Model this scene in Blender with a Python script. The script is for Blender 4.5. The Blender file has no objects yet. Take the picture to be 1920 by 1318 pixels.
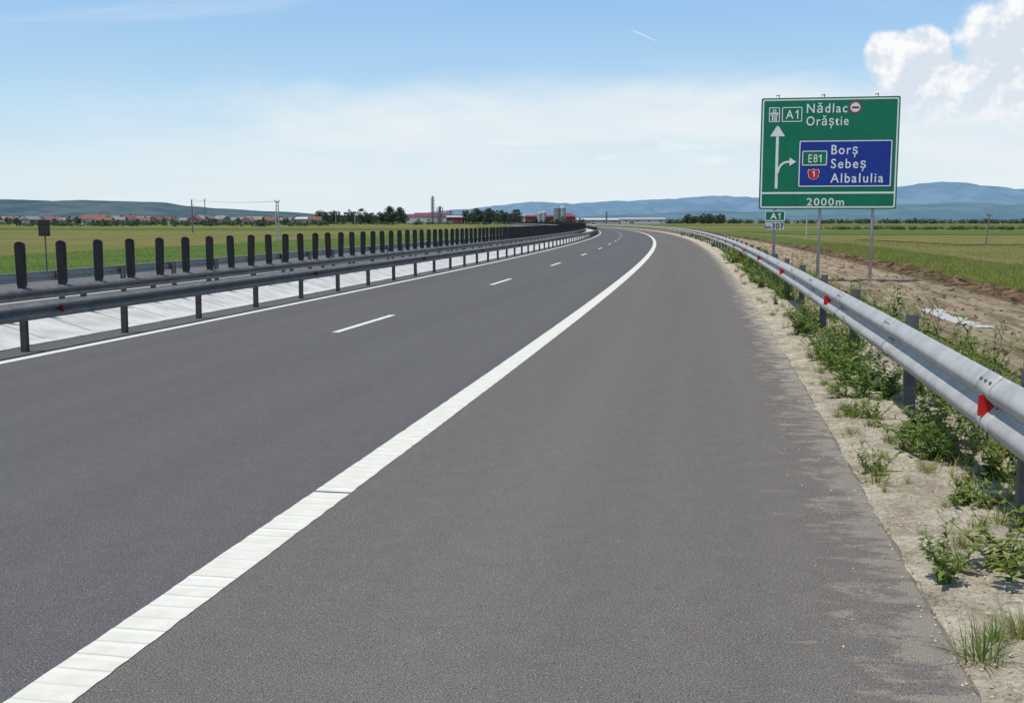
import bpy, math, random
from mathutils import Vector, noise, Matrix
random.seed(7)
scene=bpy.context.scene
COL=scene.collection
R=random.random
U=random.uniform

# ---------------------------------------------------------------- node helpers
class NT:
    def __init__(s,nt): s.nt=nt
    def n(s,t,**k):
        x=s.nt.nodes.new(t)
        for a,b in k.items(): setattr(x,a,b)
        return x
    def put(s,sock,v):
        if v is None: return
        if isinstance(v,bpy.types.NodeSocket): s.nt.links.new(v,sock)
        else:
            if isinstance(v,(tuple,list)) and len(v)==3 and sock.type=='RGBA': v=(*v,1)
            sock.default_value=v
    def m(s,op,a,b=None,c=None,clamp=False):
        x=s.n('ShaderNodeMath',operation=op); x.use_clamp=clamp
        s.put(x.inputs[0],a); s.put(x.inputs[1],b)
        if c is not None: s.put(x.inputs[2],c)
        return x.outputs[0]
    def mix(s,f,a,b,bt='MIX'):
        x=s.n('ShaderNodeMix',data_type='RGBA',blend_type=bt)
        s.put(x.inputs[0],f); s.put(x.inputs[6],a); s.put(x.inputs[7],b)
        return x.outputs[2]
    def noise(s,vec,scale,detail=4,rough=.55,dist=0,color=False):
        x=s.n('ShaderNodeTexNoise'); s.put(x.inputs['Vector'],vec)
        x.inputs['Scale'].default_value=scale; x.inputs['Detail'].default_value=detail
        x.inputs['Roughness'].default_value=rough; x.inputs['Distortion'].default_value=dist
        return x.outputs[1] if color else x.outputs[0]
    def vor(s,vec,scale,feat='F1'):
        x=s.n('ShaderNodeTexVoronoi',feature=feat); s.put(x.inputs['Vector'],vec)
        x.inputs['Scale'].default_value=scale
        return x.outputs['Distance']
    def ss(s,v,a,b,o0=0.,o1=1.):
        x=s.n('ShaderNodeMapRange',interpolation_type='SMOOTHSTEP')
        s.put(x.inputs[0],v)
        for i,q in enumerate((a,b,o0,o1)): x.inputs[i+1].default_value=q
        return x.outputs[0]
    def lin(s,v,a,b,o0=0.,o1=1.):
        x=s.n('ShaderNodeMapRange'); s.put(x.inputs[0],v)
        for i,q in enumerate((a,b,o0,o1)): x.inputs[i+1].default_value=q
        return x.outputs[0]
    def xyz(s,v):
        x=s.n('ShaderNodeSeparateXYZ'); s.put(x.inputs[0],v); return x.outputs
    def comb(s,a,b,c):
        x=s.n('ShaderNodeCombineXYZ')
        for i,q in enumerate((a,b,c)): s.put(x.inputs[i],q)
        return x.outputs[0]
    def ramp(s,v,stops):
        x=s.n('ShaderNodeValToRGB'); s.put(x.inputs[0],v); e=x.color_ramp.elements
        while len(e)<len(stops): e.new(.5)
        for q,(p,c) in zip(e,stops):
            q.position=p; q.color=(*c,1)
        return x.outputs[0]
    def bump(s,h,strength=.3,dist=.01):
        x=s.n('ShaderNodeBump'); s.put(x.inputs['Height'],h)
        x.inputs['Strength'].default_value=strength; x.inputs['Distance'].default_value=dist
        return x.outputs[0]

def material(name,rough=.8,metal=0.,spec=.4,base=(.5,.5,.5)):
    mt=bpy.data.materials.new(name); mt.use_nodes=True
    b=mt.node_tree.nodes['Principled BSDF']
    b.inputs['Roughness'].default_value=rough; b.inputs['Metallic'].default_value=metal
    b.inputs['Specular IOR Level'].default_value=spec
    b.inputs['Base Color'].default_value=(*base,1)
    return mt,NT(mt.node_tree),b

def noisy(name,c1,c2,scale=5,rough=.8,metal=0.,spec=.35,bump=0.,bscale=None,detail=5,lo=.35,hi=.65):
    mt,t,b=material(name,rough,metal,spec)
    tc=t.n('ShaderNodeTexCoord').outputs['Object']
    f=t.ss(t.noise(tc,scale,detail),lo,hi)
    t.put(b.inputs['Base Color'],t.mix(f,c1,c2))
    if bump:
        t.put(b.inputs['Normal'],t.bump(t.noise(tc,bscale or scale*4,5),bump,.02))
    return mt

# ---------------------------------------------------------------- mesh helpers
def mesh(name,verts,faces,mats,midx=None,smooth=False,uvs=None):
    me=bpy.data.meshes.new(name)
    me.from_pydata([tuple(v) for v in verts],[],faces)
    for m_ in (mats if isinstance(mats,(list,tuple)) else [mats]): me.materials.append(m_)
    if midx: me.polygons.foreach_set('material_index',midx)
    if smooth: me.polygons.foreach_set('use_smooth',[True]*len(me.polygons))
    if uvs is not None:
        uvl=me.uv_layers.new(name='UVMap')
        li=[0]*len(me.loops); me.loops.foreach_get('vertex_index',li)
        flat=[]
        for i in li: flat+=uvs[i]
        uvl.data.foreach_set('uv',flat)
    me.update()
    return me
def obj(name,me,loc=(0,0,0),rot=(0,0,0),parent=None,**props):
    o=bpy.data.objects.new(name,me); COL.objects.link(o)
    o.location=loc; o.rotation_euler=rot
    if parent: o.parent=parent
    for k,v in props.items(): o[k]=v
    return o

class B:
    """mesh accumulator"""
    def __init__(s): s.v=[];s.f=[];s.m=[]
    def box(s,x0,x1,y0,y1,z0,z1,mi=0,rot=0,org=(0,0)):
        i=len(s.v); c,sn=math.cos(rot),math.sin(rot)
        for z in (z0,z1):
            for x,y in ((x0,y0),(x1,y0),(x1,y1),(x0,y1)):
                s.v.append((org[0]+x*c-y*sn,org[1]+x*sn+y*c,z))
        for q in ((3,2,1,0),(4,5,6,7),(0,1,5,4),(1,2,6,5),(2,3,7,6),(3,0,4,7)):
            s.f.append([i+k for k in q]); s.m.append(mi)
    def cyl(s,p0,p1,r0,r1,n=10,mi=0,cap=True):
        p0=Vector(p0);p1=Vector(p1); d=(p1-p0).normalized()
        a=d.orthogonal().normalized(); b=d.cross(a); i=len(s.v)
        for p,r in ((p0,r0),(p1,r1)):
            for k in range(n):
                w=2*math.pi*k/n; s.v.append(p+a*r*math.cos(w)+b*r*math.sin(w))
        for k in range(n):
            k2=(k+1)%n; s.f.append([i+k,i+k2,i+n+k2,i+n+k]); s.m.append(mi)
        if cap:
            s.f.append([i+n+k for k in range(n)]); s.m.append(mi)
            s.f.append([i+n-1-k for k in range(n)]); s.m.append(mi)
    def poly(s,pts,mi=0):
        i=len(s.v); s.v+=list(pts); s.f.append(list(range(i,i+len(pts)))); s.m.append(mi)
    def mesh(s,name,mats,smooth=False): return mesh(name,s.v,s.f,mats,s.m,smooth)

# ---------------------------------------------------------------- road alignment
def XR(y):
    if y<=420: return -2.79+.19*y-.00029*y*y
    return XR(420)+(.19-.00058*420)*(y-420)
def SL(y): return .19-.00058*min(y,420)
TAB=[]
yy=0.; ss_=0.
while yy<1700:
    TAB.append((ss_,yy)); d=.5; ss_+=d*math.sqrt(1+SL(yy)**2); yy+=d
def Yof(s):
    if s<0: return s/math.sqrt(1+.19**2)
    lo,hi=0,len(TAB)-1
    while hi-lo>1:
        md=(lo+hi)//2
        if TAB[md][0]<=s: lo=md
        else: hi=md
    return TAB[lo][1]+(s-TAB[lo][0])/math.sqrt(1+SL(TAB[lo][1])**2)
def P(s,off,z=0.):
    y=Yof(s); sl=SL(max(y,0)) ; q=math.sqrt(1+sl*sl)
    return (XR(y)+off/q, y-off*sl/q, z)
def HD(s):
    return -math.atan(SL(max(Yof(s),0)))
def srange(s0,s1,near=1.,far=5.,cut=100):
    out=[]; s=s0
    while s<s1:
        out.append(s); s+= near if s<cut else far
    out.append(s1); return out
def strip(name,prof,ss,mat,zf=None,smooth=True,**props):
    v=[];f=[];uv=[]; n=len(prof)
    for s in ss:
        for (o_,z) in prof:
            zz=z if zf is None else zf(s,o_,z)
            v.append(P(s,o_,zz)); uv.append((o_,s))
    for i in range(len(ss)-1):
        for j in range(n-1):
            a=i*n+j; f.append([a,a+1,a+n+1,a+n])
    return obj(name,mesh(name,v,f,mat,None,smooth,uv),**props)

# ---------------------------------------------------------------- materials
def mat_asphalt():
    mt,t,b=material('asphalt',.95,0,.06)
    uv=t.n('ShaderNodeTexCoord').outputs['UV']; o_,s_,_=t.xyz(uv)
    tc=t.n('ShaderNodeTexCoord').outputs['Object']
    lane=t.ss(o_,-.02,.12)
    c=t.mix(lane,(.112,.110,.111),(.143,.133,.121))
    band=t.noise(t.comb(t.m('MULTIPLY',o_,1.1),t.m('MULTIPLY',s_,.02),0.),1.,2,.5)
    c=t.mix(t.ss(band,.3,.7),t.mix(1.,c,(.95,.95,.955),'MULTIPLY'),t.mix(1.,c,(1.05,1.05,1.045),'MULTIPLY'))
    pat=t.noise(tc,5.,6,.8)
    c=t.mix(t.ss(pat,.35,.65),t.mix(1.,c,(.95,.95,.95),'MULTIPLY'),t.mix(1.,c,(1.06,1.055,1.05),'MULTIPLY'))
    n1=t.noise(tc,120,2,.8); n2=t.noise(tc,300,1,.6)
    g=t.m('ADD',t.m('MULTIPLY',n1,.6),t.m('MULTIPLY',n2,.4))
    c=t.mix(1.,c,t.ramp(g,[(.38,(.30,.30,.30)),(.46,(.78,.78,.78)),(.54,(1.12,1.11,1.1)),(.62,(2.3,2.22,2.1))]),'MULTIPLY')
    st=t.vor(tc,85); keep=t.ss(st,.20,.30,1.,0.)
    sel=t.ss(t.noise(tc,61,1),.55,.60)
    c=t.mix(t.m('MULTIPLY',t.m('MULTIPLY',keep,sel),.7),c,(.44,.41,.36))
    st2=t.vor(t.mix(.02,tc,t.noise(tc,90,2,color=True)),78); pit=t.m('MULTIPLY',t.ss(st2,.20,.34,1.,0.),t.ss(t.noise(tc,47,1),.53,.59))
    c=t.mix(t.m('MULTIPLY',pit,.85),c,(.022,.022,.022))
    # dust near the outer edge
    e=t.lin(o_,2.3,3.95)
    sn=t.noise(t.comb(t.m('MULTIPLY',o_,1.),t.m('MULTIPLY',s_,1.9),0.),3.3,5,.62,.25); s2=t.noise(tc,26,4,.75)
    f=t.m('ADD',t.m('MULTIPLY',t.m('POWER',t.m('MAXIMUM',e,0.),2.4),.31),t.m('ADD',t.m('MULTIPLY',sn,.74),t.m('MULTIPLY',s2,.30)))
    f=t.ss(f,.675,.80)
    f=t.m('MULTIPLY',f,t.m('MULTIPLY',t.ss(o_,2.3,3.0),t.ss(s_,26.,8.,1.,.35)))
    c=t.mix(t.m('MULTIPLY',f,.72),c,t.mix(t.ss(g,.42,.58),(.34,.295,.22),(.62,.55,.43)))
    t.put(b.inputs['Base Color'],c)
    t.put(b.inputs['Normal'],t.bump(g,.25,.005))
    return mt
M_ASPH=mat_asphalt()
def mat_paint(name,ridge):
    mt,t,b=material(name,.8,0,.1)
    uv=t.n('ShaderNodeTexCoord').outputs['UV']; o_,s_,_=t.xyz(uv)
    tc=t.n('ShaderNodeTexCoord').outputs['Object']
    n1=t.noise(tc,6,5,.6); n2=t.noise(tc,110,3,.7)
    c=t.mix(t.ss(n1,.3,.7),(.62,.60,.51),(.70,.68,.60))
    c=t.mix(t.ss(n2,.56,.70,0,.4),c,(.46,.44,.38))
    h=t.m('MULTIPLY',n2,.5)
    if ridge:
        w=t.m('ADD',t.m('MULTIPLY',s_,1/.16),t.m('ADD',t.m('MULTIPLY',t.noise(tc,1.3,2),.25),t.m('MULTIPLY',t.noise(tc,25,3),.05)))
        fr=t.m('FRACT',w); cell=t.m('FLOOR',w)
        wn=t.n('ShaderNodeTexWhiteNoise',noise_dimensions='1D'); t.put(wn.inputs['W'],cell); rv=wn.outputs[0]
        ln=t.m('MULTIPLY',t.ss(fr,.26,.31),t.ss(fr,.35,.40,1,0))
        c=t.mix(t.m('MULTIPLY',ln,t.lin(rv,0,1,.15,.85)),c,(.38,.365,.30))
        bar=t.m('MULTIPLY',t.ss(fr,.0,.05),t.ss(fr,.22,.3,1,0))
        c=t.mix(t.m('MULTIPLY',bar,t.lin(rv,0,1,.0,.7)),c,(.78,.76,.68))
        h=t.m('ADD',h,t.m('MULTIPLY',bar,.5))
    t.put(b.inputs['Base Color'],c)
    t.put(b.inputs['Normal'],t.bump(h,.18,.004))
    return mt
M_PAINT=mat_paint('thermoplastic_line_paint',True)
M_PAINT2=mat_paint('line_paint',False)
def mat_sand():
    mt,t,b=material('dry_sandy_soil',.95,0,.08)
    tc=t.n('ShaderNodeTexCoord').outputs['Object']
    c=t.mix(t.ss(t.noise(tc,2.4,7,.7),.36,.64),(.44,.375,.275),(.71,.635,.50))
    c=t.mix(t.ss(t.noise(tc,34,5,.8),.40,.58),t.mix(1.,c,(.66,.63,.58),'MULTIPLY'),c)
    sp_=t.vor(tc,55); c=t.mix(t.m('MULTIPLY',t.ss(sp_,.15,.28,1,0),t.ss(t.noise(tc,20,1),.5,.6)),c,(.24,.20,.15))
    cr=t.vor(t.mix(.05,tc,t.noise(tc,9,3,color=True)),11,'DISTANCE_TO_EDGE')
    crf=t.m('MULTIPLY',t.ss(cr,.0,.03,1,0),t.ss(t.noise(tc,2.5,3),.50,.64))
    c=t.mix(t.m('MULTIPLY',crf,.5),c,(.22,.18,.13))
    uv=t.n('ShaderNodeTexCoord').outputs['UV']; o_,s_,_=t.xyz(uv)
    g=t.m('ADD',t.lin(o_,4.7,6.2,0,.32),t.noise(tc,1.3,5))
    c=t.mix(t.ss(g,.62,.84,0,.75),c,(.17,.17,.075))
    t.put(b.inputs['Base Color'],c)
    h=t.m('SUBTRACT',t.m('ADD',t.noise(tc,28,6,.85),t.m('MULTIPLY',t.noise(tc,7,4),2.)),crf)
    t.put(b.inputs['Normal'],t.bump(h,.75,.045))
    return mt
M_SAND=mat_sand()
def mat_dirt():
    mt,t,b=material('dirt_track_earth',.95,0,.08)
    uv=t.n('ShaderNodeTexCoord').outputs['UV']; o_,s_,_=t.xyz(uv)
    tc=t.n('ShaderNodeTexCoord').outputs['Object']
    v=t.comb(t.m('MULTIPLY',o_,2.8),t.m('MULTIPLY',s_,.26),0.)
    c=t.mix(t.ss(t.noise(v,1.,7,.75),.38,.60),(.25,.185,.115),(.52,.42,.29))
    c=t.mix(t.ss(t.noise(tc,7,6,.8),.42,.58),t.mix(1.,c,(.68,.66,.62),'MULTIPLY'),c)
    ed=t.ss(t.m('ADD',o_,t.m('MULTIPLY',t.noise(tc,1.5,4),1.2)),10.5,11.2)
    c=t.mix(ed,c,(.15,.105,.06))
    t.put(b.inputs['Base Color'],c)
    t.put(b.inputs['Normal'],t.bump(t.m('ADD',t.noise(v,3.,6,.7),t.noise(tc,10,6,.75)),1.,.09))
    return mt
M_DIRT=mat_dirt()
M_BANK=noisy('turned_earth',(.045,.030,.018),(.19,.13,.075),1.6,.97,bump=1.,bscale=9,spec=.05)
def mat_field(name,c1,c2,c3,str_=.3,sc=1.):
    mt,t,b=material(name,.95,0,.05)
    tc=t.n('ShaderNodeTexCoord').outputs['Object']; x,y,z=t.xyz(tc)
    a=t.noise(t.comb(t.m('MULTIPLY',x,.012*sc),t.m('MULTIPLY',y,.035*sc),0.),1.,6,.6)
    c=t.mix(t.ss(a,.35,.65),c1,c2)
    bb=t.noise(t.comb(t.m('MULTIPLY',x,.12),t.m('MULTIPLY',y,.3),0.),1.,6,.75)
    c=t.mix(t.ss(bb,.42,.62,0,.75),c,c3)
    c=t.mix(t.ss(t.noise(tc,2.,6,.8),.35,.65),t.mix(1.,c,(.72,.74,.68),'MULTIPLY'),c)
    t.put(b.inputs['Base Color'],c)
    t.put(b.inputs['Normal'],t.bump(t.noise(tc,5,5,.7),.6,.12))
    return mt
M_GROUND=mat_field('ripening_crop',(.17,.165,.05),(.24,.205,.075),(.12,.145,.04))
M_GREEN=mat_field('young_green_crop',(.075,.140,.026),(.095,.165,.030),(.15,.165,.05))
M_GOLD=mat_field('dry_grass_field',(.25,.20,.085),(.20,.175,.07),(.14,.145,.045))
def mat_conc():
    mt,t,b=material('pale_concrete',.9,0,.1)
    uv=t.n('ShaderNodeTexCoord').outputs['UV']; o_,s_,_=t.xyz(uv)
    tc=t.n('ShaderNodeTexCoord').outputs['Object']
    c=t.mix(t.ss(t.noise(tc,1.4,6,.65),.3,.7),(.46,.45,.42),(.64,.63,.60))
    fr=t.m('FRACT',t.m('MULTIPLY',s_,1/1.45))
    c=t.mix(t.ss(fr,.0,.05,.9,0),c,(.10,.095,.085))
    c=t.mix(t.ss(t.noise(t.comb(o_,t.m('MULTIPLY',s_,4.),0.),1.5,5,.7),.56,.73,0,.6),c,(.27,.25,.21))
    t.put(b.inputs['Base Color'],c)
    t.put(b.inputs['Normal'],t.bump(t.noise(tc,40,4),.3,.01))
    return mt
M_CONC=mat_conc()
M_MEDIAN=noisy('median_gravel',(.09,.088,.075),(.20,.19,.15),6.,.95,bump=.8,bscale=30)
def mat_galv(name,a,b2,metal=.55,rough=.42,fl=.18,stc=(.22,.20,.17),sta=.5):
    mt,t,b=material(name,rough,metal,.4)
    tc=t.n('ShaderNodeTexCoord').outputs['Object']
    c=t.mix(t.ss(t.noise(tc,4,5),.3,.7),a,b2)
    v=t.vor(tc,60); c=t.mix(t.ss(v,.2,.6,0,fl),c,(.60,.60,.58))
    x,y,z=t.xyz(tc)
    st=t.noise(t.comb(t.m('MULTIPLY',x,7.),t.m('MULTIPLY',y,7.),t.m('MULTIPLY',z,.6)),1.,5,.6)
    c=t.mix(t.ss(st,.5,.75,0,sta),c,stc)
    t.put(b.inputs['Base Color'],c)
    t.put(b.inputs['Roughness'],t.lin(t.noise(tc,9,4),.3,.7,rough-.05,rough+.10))
    t.put(b.inputs['Normal'],t.bump(t.noise(tc,5,2),.06,.02))
    return mt
M_GALV=mat_galv('galvanised_steel',(.37,.365,.35),(.46,.455,.435),.2,.6,.10,(.26,.245,.22),.45)
M_GALVD=mat_galv('shaded_galvanised_steel',(.13,.127,.122),(.20,.195,.188),.25,.6,.05,(.08,.075,.065))  # galvanised steel darkened: shade on the median beams is put into the colour
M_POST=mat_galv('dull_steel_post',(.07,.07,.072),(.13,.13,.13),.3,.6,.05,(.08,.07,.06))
M_POSTD=mat_galv('shaded_steel_post',(.028,.028,.028),(.05,.05,.05),.15,.65,.02,(.04,.035,.03))  # near-black post steel, shaded look of the median posts painted in
M_SPOST=mat_galv('sign_post_steel',(.40,.41,.42),(.52,.53,.54),.4,.45)
M_BLACK=noisy('black_plastic',(.010,.010,.011),(.020,.020,.021),8,.5,spec=.3)
M_RED=noisy('red_reflective_sheet',(.42,.010,.012),(.54,.015,.016),20,.45,spec=.4)
M_REDD=noisy('dark_red_reflector',(.14,.02,.02),(.20,.03,.03),20,.6,spec=.3)  # darker red for the reflectors on the median barrier
M_TAIL=noisy('tail_light_red',(.4,.01,.01),(.5,.02,.02),20,.3)
M_GS=noisy('green_sign_sheet',(.0,.145,.072),(.0,.165,.085),3,.4,spec=.4)
M_BS=noisy('blue_sign_sheet',(.006,.028,.24),(.008,.035,.29),3,.4,spec=.4)
M_WS=noisy('white_sign_sheet',(.70,.72,.72),(.76,.78,.78),5,.4,spec=.4)
M_RS=noisy('red_sign_sheet',(.5,.015,.03),(.58,.02,.035),5,.4)
M_KS=noisy('black_sign_sheet',(.02,.02,.02),(.03,.03,.03),5,.4)
M_GP=noisy('dusty_white_plate',(.46,.47,.46),(.54,.55,.54),9,.6)
M_WOOD=noisy('weathered_pole',(.13,.11,.09),(.22,.19,.16),6,.9)
M_CPOLE=noisy('concrete_pole',(.33,.33,.31),(.45,.44,.42),4,.9)
def mat_leaf(name,a,b2,trans=.25):
    mt,t,b=material(name,.6,0,.25)
    tc=t.n('ShaderNodeNewGeometry').outputs['Position']
    rnd=t.n('ShaderNodeNewGeometry').outputs['Random Per Island']
    c=t.mix(rnd,a,b2); c=t.mix(t.ss(t.noise(tc,2.2,3),.35,.65,0,.45),c,(a[0]*.6,a[1]*.65,a[2]*.6))
    oi=t.n('ShaderNodeObjectInfo').outputs['Random']
    c=t.mix(t.lin(oi,0,1,0,.45),c,(a[0]*1.9,a[1]*1.25,a[2]*1.2))
    t.put(b.inputs['Base Color'],c)
    tr=t.n('ShaderNodeBsdfTranslucent'); t.put(tr.inputs[0],t.mix(1.,c,(1.2,1.35,.6),'MULTIPLY'))
    mx=t.n('ShaderNodeMixShader'); mx.inputs[0].default_value=trans
    out=mt.node_tree.nodes['Material Output']
    t.nt.links.new(b.outputs[0],mx.inputs[1]); t.nt.links.new(tr.outputs[0],mx.inputs[2])
    t.nt.links.new(mx.outputs[0],out.inputs[0])
    return mt
M_LEAF=mat_leaf('weed_leaf',(.095,.185,.032),(.17,.27,.06),.38)
M_LEAF2=mat_leaf('pale_weed_leaf',(.20,.27,.08),(.30,.34,.13),.38)
M_GRASS=mat_leaf('grass_blade',(.12,.20,.04),(.21,.28,.07),.3)
M_STRAW=mat_leaf('straw_blade',(.23,.20,.065),(.31,.26,.10),.3)
M_STEM=noisy('stem',(.10,.14,.04),(.15,.18,.06),9)
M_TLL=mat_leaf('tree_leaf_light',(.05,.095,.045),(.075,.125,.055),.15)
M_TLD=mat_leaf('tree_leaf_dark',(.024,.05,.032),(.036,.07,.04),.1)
M_BARK=noisy('bark',(.06,.045,.035),(.12,.09,.07),8,.95)

# ---------------------------------------------------------------- ground and roads
S_=16000
me=mesh('ground',[(-S_,-200,-.12),(S_,-200,-.12),(S_,S_,-.12),(-S_,S_,-.12)],[[0,1,2,3]],M_GROUND)
obj('ground',me,kind='structure')

ssr=srange(-25,1500,1.,6.,120)
strip('road',[(-8.06,-.2),(-8.04,0),(-4,0),(-.0,0),(.12,0),(2,0),(3,0),(3.88,0),(3.93,-.03),(3.97,-.2)],ssr,M_ASPH,smooth=False,kind='structure')
M_ASPH2=noisy('opposite_asphalt',(.12,.115,.11),(.16,.15,.145),2,.9,spec=.1)
strip('opposite_road',[(-23.6,-.2),(-23.55,0.004),(-13.65,0.004),(-13.6,-.2)],ssr,M_ASPH2,smooth=False,kind='structure')
def line(name,o0,o1,s0,s1,mat,step=1.,z=.004,rag=0.):
    ss=srange(s0,s1,step,6.,120); v=[];f=[];uv=[]
    for s in ss:
        j0=(noise.noise((s*9,o0*9,1))*rag); j1=(noise.noise((s*9,o0*9,7))*rag)
        v+=[P(s,o0+j0,z),P(s,o1+j1,z)]; uv+=[(o0,s),(o1,s)]
    for i in range(len(ss)-1): a=2*i; f.append([a,a+1,a+3,a+2])
    return obj(name,mesh(name,v,f,mat,None,False,uv),kind='structure')
line('road_edge_line',-.14,.14,-20,7.86,M_PAINT,.05,rag=.009)
line('road_edge_line',-.14,.14,7.895,60,M_PAINT,.08,rag=.009)
line('road_edge_line',-.14,.14,60,1490,M_PAINT)
line('road_edge_line',-7.27,-7.07,-20,1490,M_PAINT2)
line('road_edge_line',-14.2,-14.0,-20,1490,M_PAINT2,z=.008)
line('road_edge_line',-21.6,-21.35,-20,1490,M_PAINT2,z=.008)
s=18.85-14.8*2
while s<600:
    line('road_lane_line',-3.97,-3.83,s,s+3.7,M_PAINT2,.2,rag=.008); s+=14.8
def vz(s,o_,z):
    n=noise.noise((s*1.3,o_*1.6,0))*.038+noise.noise((s*5,o_*5,3))*.032+noise.noise((s*16,o_*16,5))*.018
    t=min(1,max(0,(o_-3.66)/.50))
    return -.040*(1-t)+.012*t+n*(.55+.45*t)-max(0,o_-4.6)*.04
offs=[3.45+.06*i for i in range(59)]
ssv=[-2+.07*i for i in range(440)]
s=ssv[-1]
while s<300: s+=.6; ssv.append(s)
while s<1400: s+=8; ssv.append(s)
strip('verge_ground',[(o_,0) for o_ in offs],ssv,M_SAND,vz,kind='structure')
def dz(s,o_,z):
    rut=-.05*math.exp(-((o_-7.9)/.25)**2)-.06*math.exp(-((o_-9.4)/.3)**2)
    return -.03+rut*.7+noise.noise((s*.5,o_*1.2,2))*.03+noise.noise((s*2.4,o_*3,2))*.035+noise.noise((s*6,o_*8,2))*.02
strip('dirt_track',[(6.8+.14*i,0) for i in range(30)],[2+.25*i for i in range(600)]+[152+4*i for i in range(100)],M_DIRT,dz,kind='structure')
def bz(s,o_,z):
    t=(o_-10.5)/1.5; k=math.sin(max(0,min(1,t))*math.pi)
    return -.08+k*(.10+.26*abs(noise.noise((s*.6,1,4))))+noise.noise((s*2.1,o_*2.5,8))*.13*k+noise.noise((s*6,o_*6,8))*.07*(1 if 0<t<1 else 0)
strip('earth_bank',[(10.40+.11*i,0) for i in range(16)],[2+.2*i for i in range(500)]+[102+1.*i for i in range(200)],M_BANK,bz,smooth=False,kind='structure')
ssf=srange(-10,500,2,8,100)
strip('green_field',[(11.9,-.05),(14,-.05),(17.4,-.05)],ssf,M_GREEN,kind='structure')
strip('dry_field_margin',[(17.3,-.04),(19.5,-.04)],ssf,M_GOLD,kind='structure')
strip('green_field',[(-39,-.05),(-30,-.05),(-23.55,-.05)],ssf,M_GREEN,kind='structure')
for nm_,q,mt in (('green_field',[(45,165),(600,150),(600,225),(45,240)],M_GREEN),('green_field',[(-600,300),(-25,260),(-25,330),(-600,390)],M_GREEN),
    ('dry_field_margin',[(40,95),(400,80),(400,118),(40,125)],M_GOLD),('dry_field_margin',[(-500,120),(-60,95),(-60,125),(-500,165)],M_GOLD),
    ('dry_field_margin',[(50,300),(900,290),(900,420),(50,440)],M_GOLD),('green_field',[(60,480),(1500,470),(1500,600),(60,640)],M_GREEN)):
    obj(nm_,mesh(nm_,[(x,y,-.06) for x,y in q],[[0,1,2,3]],mt),kind='structure')
# median
strip('drainage_channel',[(-9.80,.20),(-9.66,.20),(-8.75,-.05),(-8.45,-.05),(-8.10,.02),(-8.02,.02),(-8.02,-.1)],ssr,M_CONC,smooth=False,kind='structure')
strip('median_strip',[(-13.62,.0),(-11.5,.05),(-9.79,.17)],ssr,M_MEDIAN,kind='structure')
# puddle
M_WATER,t_,b_=material('muddy_water',.03,0,.5,(.16,.13,.10))
def puddle(s0,o0,ls,lo,z=-.050):
    pts=[]
    for i in range(60):
        a=2*math.pi*i/60; r=1+.5*noise.noise((math.cos(a)*1.5,math.sin(a)*1.5,s0))+.2*noise.noise((math.cos(a)*5,math.sin(a)*5,s0))
        pts.append(P(s0+math.sin(a)*ls*r,o0+math.cos(a)*lo*r,z))
    obj('puddle',mesh('puddle',pts,[list(range(60))],M_WATER),kind='structure')
puddle(24.6,8.0,2.1,.42)

# ---------------------------------------------------------------- guardrails
def beam_profile(zb,zt,back,sgn,depth=.085,n=26):
    front=[];rear=[]
    for i in range(n+1):
        t=i/n; d=depth*(.5-.5*math.cos(4*math.pi*t))**.6
        z=zb+(zt-zb)*t
        front.append((back+sgn*d,z)); rear.append((back+sgn*(d-.006),z))
    return front+rear[::-1]
def make_beam(name,prof,s0,s1,mat):
    ss=srange(s0,s1,1.,4.,80); v=[];f=[];n=len(prof)
    for s in ss:
        w=noise.noise((s*.35,prof[0][0],0))*.008
        for o_,z in prof: v.append(P(s,o_+w,z+w*.6))
    for i in range(len(ss)-1):
        for j in range(n):
            a=i*n+j;b=i*n+(j+1)%n
            f.append([a,b,b+n,a+n])
    f.append(list(range(n))[::-1]); f.append([ (len(ss)-1)*n+j for j in range(n)])
    return obj(name,mesh(name,v,f,mat,None,True))
def c_post(h,mat,w=.12,d=.07,spacer=0.,zs=0.):
    b=B(); t=.008
    b.box(-w/2,w/2,-t,0,-.35,h)
    b.box(-w/2,-w/2+t,0,d,-.35,h)
    b.box(w/2-t,w/2,0,d,-.35,h)
    b.box(-w/2+t,-w/2+.035,d-t,d,-.35,h); b.box(w/2-.035,w/2-t,d-t,d,-.35,h)
    if spacer:
        sg=1 if spacer>0 else -1
        x0,x1=sorted((sg*(w/2+.001),sg*(w/2+abs(spacer))))
        b.box(x0,x1,-.05,-.045,zs-.09,zs+.09); b.box(x0,x1,.045,.05,zs-.09,zs+.09)
        b.box(x0,x1,-.045,.045,zs+.085,zs+.09); 
    return b.mesh('post',mat)
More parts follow.
